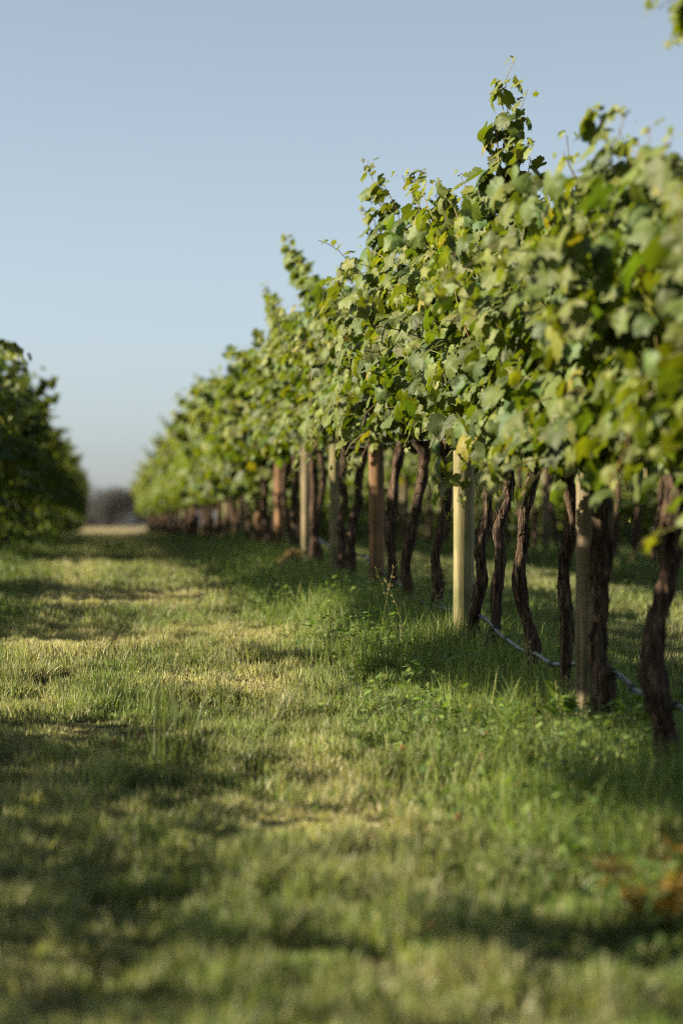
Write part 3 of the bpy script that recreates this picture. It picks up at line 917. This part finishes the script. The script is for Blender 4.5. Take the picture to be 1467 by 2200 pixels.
def flat_straw(x, y, rng):
    return np.array([[.46, .40, .21]]) * rng.uniform(.4, 1.3, (len(x), 1))
V, F, C = blades(90000, sampler(3.2, 26, .9), 71, lambda x, y, r: r.uniform(.012, .035, len(x)), wf(.0045), 2, 2.2, flat_straw)
pt.add(V, F, 0, C)
print('grass verts', pt.n)
tag(link('grass', pt.mesh('grass', [M_GRASS])), 'mown grass of the lane, green mixed with dry straw', 'grass', kind='stuff')

# low broad-leaved weeds and long grass along the foot of the rows
def weeds():
    rng = np.random.default_rng(77)
    pt = Parts()
    n = 60000
    D = rng.uniform(4.5, 30, n); rowx = rng.choice([-1.35, 1.65, 4.65], n, p=[.15, .7, .15])
    x = rowx + rng.normal(-.12, .30, n); y = D
    # patchy
    k = smooth_noise(x * 2.5, y * 2.0, 41) > .42
    x, y = x[k], y[k]; n = len(x)
    hgt = rng.uniform(.02, .24, n) * smooth_noise(x * 3, y * 3, 42) * 1.4
    P = np.stack([x, y, ground_z(x, y) + hgt], 1)
    Nn = norm(np.stack([rng.normal(-.2, .5, n), rng.normal(-.1, .5, n), np.full(n, 1.)], 1))
    T = np.stack([rng.normal(0, 1, n), rng.normal(0, 1, n), rng.normal(-.2, .3, n)], 1)
    S = rng.uniform(.008, .022, n)
    C = np.array([[.115, .17, .040]]) * rng.uniform(.6, 1.5, (n, 1)) * (1 + rng.normal(0, .1, (n, 1)) * np.array([[1, 0, -1]]))
    T = norm(T - (T * Nn).sum(1, keepdims=True) * Nn); B = np.cross(T, Nn)
    q = np.array([[0, 0], [.45, .6], [.35, 1.4], [0, 1.9], [-.35, 1.4], [-.45, .6]])
    V = P[:, None] + S[:, None, None] * (q[:, 0][None, :, None] * B[:, None] + q[:, 1][None, :, None] * T[:, None])
    base = (np.arange(n) * 6)[:, None]
    F = np.vstack([base + np.array([[0, 1, 2, 3]]), base + np.array([[0, 3, 4, 5]])])
    pt.add(V.reshape(-1, 3), F, 0, np.repeat(C, 6, 0))
    # long thin blades
    def smp(n, rng):
        y = rng.uniform(5, 30, n); x = rng.choice([-1.35, 1.65, 4.65], n, p=[.12, .75, .13]) + rng.normal(-.1, .27, n)
        k = smooth_noise(x * 1.8, y * 1.3, 51) > .45
        return x[k], y[k]
    col = lambda x, y, rng: np.clip(np.array([[.15, .20, .050]]) * rng.uniform(.6, 1.5, (len(x), 1)) + (rng.random((len(x), 1)) < .15) * np.array([[.15, .12, .05]]), 0, 1)
    V, F, C = blades(60000, smp, 61, lambda x, y, r: r.uniform(.08, .28, len(x)), wf(.0035), 4, .55, col)
    pt.add(V, F, 0, C)
    tag(link('weeds', pt.mesh('weeds', [M_WEED])), 'tangled low weeds and long grass under the vines', 'weeds', kind='stuff')
weeds()

def tuft(px, py, n, h, sp, label, seed, lean=.5, w=.0035, col=(.09, .14, .035), heads=0, Y=None):
    """a tall tuft whose foot shows at (px, py)"""
    d = cam.rotation_euler.to_matrix() @ Vector(((px - 733.5) / FPX, (1100 - py) / FPX, -1))
    t = 3.0
    while t < 60 and EYE + d.z * t / d.y > gz(d.x * t / d.y, t): t += .02
    x0, y0 = d.x * t / d.y, t
    z0 = gz(x0, y0)
    rng = np.random.default_rng(seed)
    def smp(n, r): return r.normal(0, sp, n), r.normal(0, sp, n)
    pt = Parts()
    global ground_z
    g = ground_z; ground_z = lambda x, y: 0 * np.asarray(x, float)
    V, F, C = blades(n, smp, seed, lambda x, y, r: h * r.uniform(.2, 1.0, len(x)), wf(w), 5, lean, lambda x, y, r: np.array([col]) * r.uniform(.7, 1.4, (len(x), 1)))
    ground_z = g
    e = empty('grass_tuft', (x0, y0, z0), 0, label, 'grass tuft')
    pt.add(V, F, 0, C); link('grass_foliage', pt.mesh('grass_foliage', [M_GRASS]), e)
    for k in range(heads):
        a = rng.uniform(0, 6.28); H = h * rng.uniform(1.1, 1.6); l = rng.uniform(.1, .35) * H
        t_ = np.linspace(0, 1, 12)
        P = np.stack([math.cos(a) * l * t_ ** 2, math.sin(a) * l * t_ ** 2, H * t_], 1) + np.array([rng.normal(0, sp), rng.normal(0, sp), 0]) * 1.0
        p2 = Parts(); V, F = tube(P, np.linspace(.0016, .0008, 12), 5); p2.add(V, F, 0, (.20, .20, .07))
        for q in range(14):
            c = P[-1 - q // 4] + rng.normal(0, .004, 3); dd = norm(np.array([math.cos(a) * .6, math.sin(a) * .6, 1]) + rng.normal(0, .4, 3)) * .014; sd = np.cross(dd, [0.3, .9, 0]) * .25
            p2.add(np.array([c, c + dd * .5 + sd, c + dd, c + dd * .5 - sd]), np.array([[0, 1, 2, 3]]), 0, (.27, .22, .10))
        link('seed_stalk', p2.mesh('seed_stalk', [M_GRASS]), e)
tuft(372, 1655, 90, .36, .055, 'tall upright grass tuft standing in the middle of the lane', 500, .34, .005, (.115, .145, .045), 8)
tuft(345, 1530, 70, .20, .07, 'lower ragged grass tuft just behind the tall lane tuft', 501, .35, .004, (.09, .13, .035), 2)
tuft(450, 1500, 60, .10, .08, 'short dry tuft to the right of the tall lane tuft', 502, .6, .0035, (.2, .2, .08))
tuft(880, 1420, 90, .30, .10, 'long arching grass in front of the green post', 503, .8, .0032, (.10, .15, .04), 5)
tuft(960, 1400, 90, .26, .09, 'wispy grass at the foot of the green post', 504, .6, .0032, (.10, .15, .04), 4)
tuft(800, 1480, 110, .20, .12, 'spreading grass tuft left of the green post where the lane meets the weeds', 505, .9, .0032, (.11, .16, .04), 2)
tuft(1180, 1560, 70, .22, .08, 'grass tuft between the bow-shaped vine and the nearest post', 506, .5, .004, (.10, .15, .04), 3)
tuft(1080, 1600, 70, .18, .10, 'bright grass tuft with a pale crossed blade beneath the vines', 507, .6, .005, (.12, .17, .045), 1)
tuft(1000, 1560, 60, .16, .10, 'small grass tuft left of the bow-shaped vine foot', 508, .6, .004, (.12, .17, .045), 1)
tuft(100, 1800, 60, .14, .08, 'shaded grass tuft at the lower left', 509, .5, .005, (.09, .14, .035))
tuft(310, 1850, 40, .16, .06, 'shaded tuft with one long blade, lower left of the lane', 510, .5, .005, (.10, .15, .04))
tuft(1290, 1790, 60, .13, .09, 'dark grass tuft below the nearest post', 511, .6, .005, (.08, .13, .035))
tuft(640, 1200, 60, .16, .12, 'pale grass beside the brown mound', 512, .6, .006, (.13, .17, .05))

def leafy_weed(px, py, h, n, leaf, label, seed, col=(.10, .16, .035), stems=5, spread=.10, name='leafy_weed', cat='weed'):
    d = cam.rotation_euler.to_matrix() @ Vector(((px - 733.5) / FPX, (1100 - py) / FPX, -1))
    t = 3.0
    while t < 60 and EYE + d.z * t / d.y > gz(d.x * t / d.y, t): t += .02
    x0, y0 = d.x * t / d.y, t
    rng = np.random.default_rng(seed)
    e = empty(name, (x0, y0, gz(x0, y0)), 0, label, cat)
    for s in range(stems):
        a = rng.uniform(0, 6.28); H = h * rng.uniform(.6, 1); l = spread * rng.uniform(.3, 1)
        t_ = np.linspace(0, 1, 9)
        P = np.stack([math.cos(a) * l * t_, math.sin(a) * l * t_, H * t_ * (1 - .1 * t_)], 1); P[0, 2] = -.01
        p2 = Parts(); V, F = tube(P, np.linspace(.003, .0012, 9), 6); p2.add(V, F, 1, (.1, .1, .05))
        m = n // stems
        k = rng.uniform(.15, 1, m); c = np.stack([np.interp(k, t_, P[:, q]) for q in range(3)], 1)
        b = rng.uniform(0, 6.28, m); od = np.stack([np.cos(b), np.sin(b), rng.uniform(-.1, .5, m)], 1)
        Nn = norm(np.stack([-np.cos(b) * .4, -np.sin(b) * .4, np.ones(m)], 1) + rng.normal(0, .25, (m, 3)))
        C = np.array([col]) * rng.uniform(.7, 1.35, (m, 1)) * (1 + rng.normal(0, .12, (m, 1)) * np.array([[1, 0, -1]]))
        T = norm(od - (od * Nn).sum(1, keepdims=True) * Nn); B = np.cross(T, Nn)
        q = np.array([[0, 0], [.5, .55], [.42, 1.2], [0, 1.8], [-.42, 1.2], [-.5, .55]]); zz = np.array([0, .12, .05, -.25, .05, .12])
        S = leaf * rng.uniform(.6, 1.2, m)
        V = (c + od * .006)[:, None] + S[:, None, None] * (q[:, 0][None, :, None] * B[:, None] + q[:, 1][None, :, None] * T[:, None] + zz[None, :, None] * Nn[:, None])
        base = (np.arange(m) * 6)[:, None]
        F = np.vstack([base + np.array([[0, 1, 2, 3]]), base + np.array([[0, 3, 4, 5]])])
        p2.add(V.reshape(-1, 3), F, 0, np.repeat(C, 6, 0))
        link('leafy_stem', p2.mesh('leafy_stem', [M_WEED, M_STEM]), e)
leafy_weed(700, 1320, .22, 150, .022, 'bushy green weed catching the sun left of the tan post', 601, stems=9, spread=.22)
leafy_weed(735, 1290, .20, 90, .020, 'leafy weed at the foot of the dark vine beside the tan post', 602, stems=6, spread=.14)
leafy_weed(640, 1330, .15, 90, .020, 'low pale weed at the lane edge below the pale grey post', 603, stems=7, spread=.2, col=(.16, .19, .06))
leafy_weed(1205, 1620, .30, 60, .034, 'broad-leaved sucker sprouting left of the nearest post', 604, stems=3, spread=.09, col=(.14, .22, .04))
leafy_weed(1375, 1640, .26, 40, .036, 'blurred yellow-green sucker between the nearest post and the right edge', 605, stems=3, spread=.10, col=(.17, .23, .03))
leafy_weed(1030, 1480, .10, 110, .018, 'low leafy weed at the bent foot of a vine', 606, stems=8, spread=.18)
leafy_weed(1240, 1760, .12, 110, .026, 'dark leafy weed in the shade under the nearest post', 607, stems=8, spread=.22)
leafy_weed(120, 1180, .75, 150, .05, 'pale green sucker growth hanging low in the left-hand row', 608, stems=7, spread=.22, col=(.14, .19, .04))
leafy_weed(1435, 2030, .24, 190, .024, 'rust-coloured weed blurred at the lower right', 609, stems=12, spread=.22, col=(.27, .155, .035), name='rusty_weed')
leafy_weed(1460, 1900, .16, 60, .024, 'small orange-tipped weed behind the rusty one', 610, stems=5, spread=.10, col=(.26, .13, .04), name='rusty_weed')

# ---------------------------------------------------------------- brown mound and dry tan scraps
def mound():
    x0 = XR - .16; y0 = POSTS[4] - .25
    rng = np.random.default_rng(8)
    n = 2400
    r = np.abs(rng.normal(0, .14, n)); a = rng.uniform(0, 6.28, n)
    x = r * np.cos(a) * 1.0; y = r * np.sin(a) * 1.4
    z = .24 * np.exp(-(x / .16) ** 2 - (y / .26) ** 2) * rng.uniform(.3, 1, n)
    d = norm(rng.normal(0, 1, (n, 3)) * [1, 1, .5]) * rng.uniform(.015, .05, (n, 1)); sd = np.cross(d, rng.normal(0, 1, (n, 3))); sd = norm(sd) * .003
    P = np.stack([x, y, z], 1)
    V = np.stack([P - sd, P + sd, P + d + sd * .3, P + d - sd * .3], 1).reshape(-1, 3)
    F = (np.arange(n) * 4)[:, None] + np.array([[0, 1, 2, 3]])
    C = np.repeat(np.array([[.27, .17, .09]]) * rng.uniform(.5, 1.5, (n, 1)), 4, 0)
    pt = Parts()
    # earthen core
    A, R = np.meshgrid(np.linspace(0, 2 * np.pi, 25)[:-1], np.linspace(0, 1, 9))
    cx, cy = R * np.cos(A) * .34, R * np.sin(A) * .5
    cz = .20 * np.exp(-(cx / .16) ** 2 - (cy / .26) ** 2) * (1 + .25 * (smooth_noise(cx * 20 + 9, cy * 20, 2) - .5)) - .03 * R
    Vc = np.stack([cx, cy, cz], -1).reshape(-1, 3); i = np.arange(8)[:, None] * 24; j = np.arange(24)[None]
    Fc = np.stack([i + j, i + (j + 1) % 24, i + 24 + (j + 1) % 24, i + 24 + j], -1).reshape(-1, 4)
    pt.add(Vc, Fc, 0, (.17, .11, .06)); pt.add(V, F, 0, C)
    o = link('earth_mound', pt.mesh('earth_mound', [M_WEED])); o.location = (x0, y0, gz(x0, y0))
    tag(o, 'small mound of brown earth and dry clippings at the foot of the pale grey post', 'mound')
mound()

# ---------------------------------------------------------------- little rusty flower heads in the grass
M_HEAD = simple('rusty_flower', (.30, .13, .06), .7, .2, 90, (.42, .22, .12))
def head_mesh():
    rng = np.random.default_rng(3)
    pt = Parts()
    for k in range(70):     # petals round a ball
        d = norm(rng.normal(0, 1, 3)); t1 = norm(np.cross(d, rng.normal(0, 1, 3)))
        c = d * .006
        pt.add(np.array([c - t1 * .0018, c + t1 * .0018, c + d * .007 + t1 * .001, c + d * .007 - t1 * .001]), np.array([[0, 1, 2, 3]]))
    return pt.mesh('petals', [M_HEAD])
HM = head_mesh()
ptS = Parts(); V, F = tube([(0, 0, -.02), (.002, 0, .03), (0, 0, .06)], [.0014, .0012, .001], 5); ptS.add(V, F, 0, (.1, .15, .04)); SM = ptS.mesh('stem', [M_GRASS])
for k, (px, py) in enumerate([(865, 1650), (1042, 1618), (1035, 1668), (1190, 1740), (1220, 1742), (1442, 1830), (800, 1852), (925, 2062), (985, 1810), (245, 1640), (1118, 1735)]):
    d = cam.rotation_euler.to_matrix() @ Vector(((px - 733.5) / FPX, (1100 - py) / FPX, -1))
    t = 3.0
    while t < 60 and EYE + d.z * t / d.y > gz(d.x * t / d.y, t): t += .02
    x0, y0 = d.x * t / d.y, t
    e = empty('clover_flower', (x0, y0, gz(x0, y0)), k, 'small rust-orange flower head poking out of the grass', 'flower', 'rusty flower heads in the grass')
    link('stem', SM, e); h = link('petals', HM, e); h.location = (0, 0, .064); h.scale = (.85,) * 3

# ---------------------------------------------------------------- far trees beyond the field
M_FARLEAF = leafy('far_tree_foliage', under=(1, 1, 1), trans=(1, 1, .9), mixf=.2, rough=.7, spec=.2, bump=False)
def far_tree(x, y, h, w, seed, label, col):
    rng = np.random.default_rng(seed)
    z0 = gz(x, y)
    e = empty('distant_tree', (x, y, z0), 0, label, 'tree')
    V, F = tube([(0, 0, -.3), (.1, 0, h * .3), (0, .1, h * .75)], [h * .035, h * .028, h * .01], 8)
    p = Parts(); p.add(V, F)
    for k in range(7):
        a = rng.uniform(0, 6.28); b = np.array([0, 0, h * rng.uniform(.2, .5)]); t = b + np.array([math.cos(a) * w * .35, math.sin(a) * w * .35, h * rng.uniform(.2, .4)])
        V, F = tube([b, (b + t) / 2 + [0, 0, .1], t], [h * .015, h * .01, h * .004], 6); p.add(V, F)
    link('trunk', p.mesh('trunk', [M_BARK]), e)
    n = 6000
    cl = rng.integers(0, 16, n)
    cc = np.stack([rng.normal(0, w * .24, 16), rng.normal(0, w * .24, 16), h * rng.uniform(.06, .86, 16)], 1)
    P = cc[cl] + rng.normal(0, 1, (n, 3)) * [w * .11, w * .11, h * .09]
    P[:, 2] = np.clip(P[:, 2], .0, h)
    d = norm(rng.normal(0, 1, (n, 3))); t1 = norm(np.cross(d, rng.normal(0, 1, (n, 3)))); s = h * .022
    V = np.stack([P - d * s, P + t1 * s * .6, P + d * s, P - t1 * s * .6], 1).reshape(-1, 3)
    F = (np.arange(n) * 4)[:, None] + np.array([[0, 1, 2, 3]])
    C = np.repeat(np.array([col]) * rng.uniform(.6, 1.5, (n, 1)), 4, 0)
    q = Parts(); q.add(V, F, 0, C); link('crown', q.mesh('crown', [M_FARLEAF]), e)
D = 330
for k, (px, h, w, lab) in enumerate([(262, 6.3, 6.5, 'tallest purplish distant tree showing at the end of the lane'), (232, 6.2, 6.0, 'purplish distant tree left of the tallest one'), (205, 4.9, 5.5, 'low rounded distant tree beside the left-hand row'), (298, 6.0, 6.0, 'distant tree half behind the right-hand row'), (178, 4.2, 5.0, 'small distant tree at the tip of the left-hand row')]):
    a = math.atan((px - 733.5) / FPX) + YA
    far_tree(math.tan(a) * D, D + k * 3, h * .9, w, 700 + k, lab, (.066, .066, .066))
print('objects', len(bpy.data.objects))
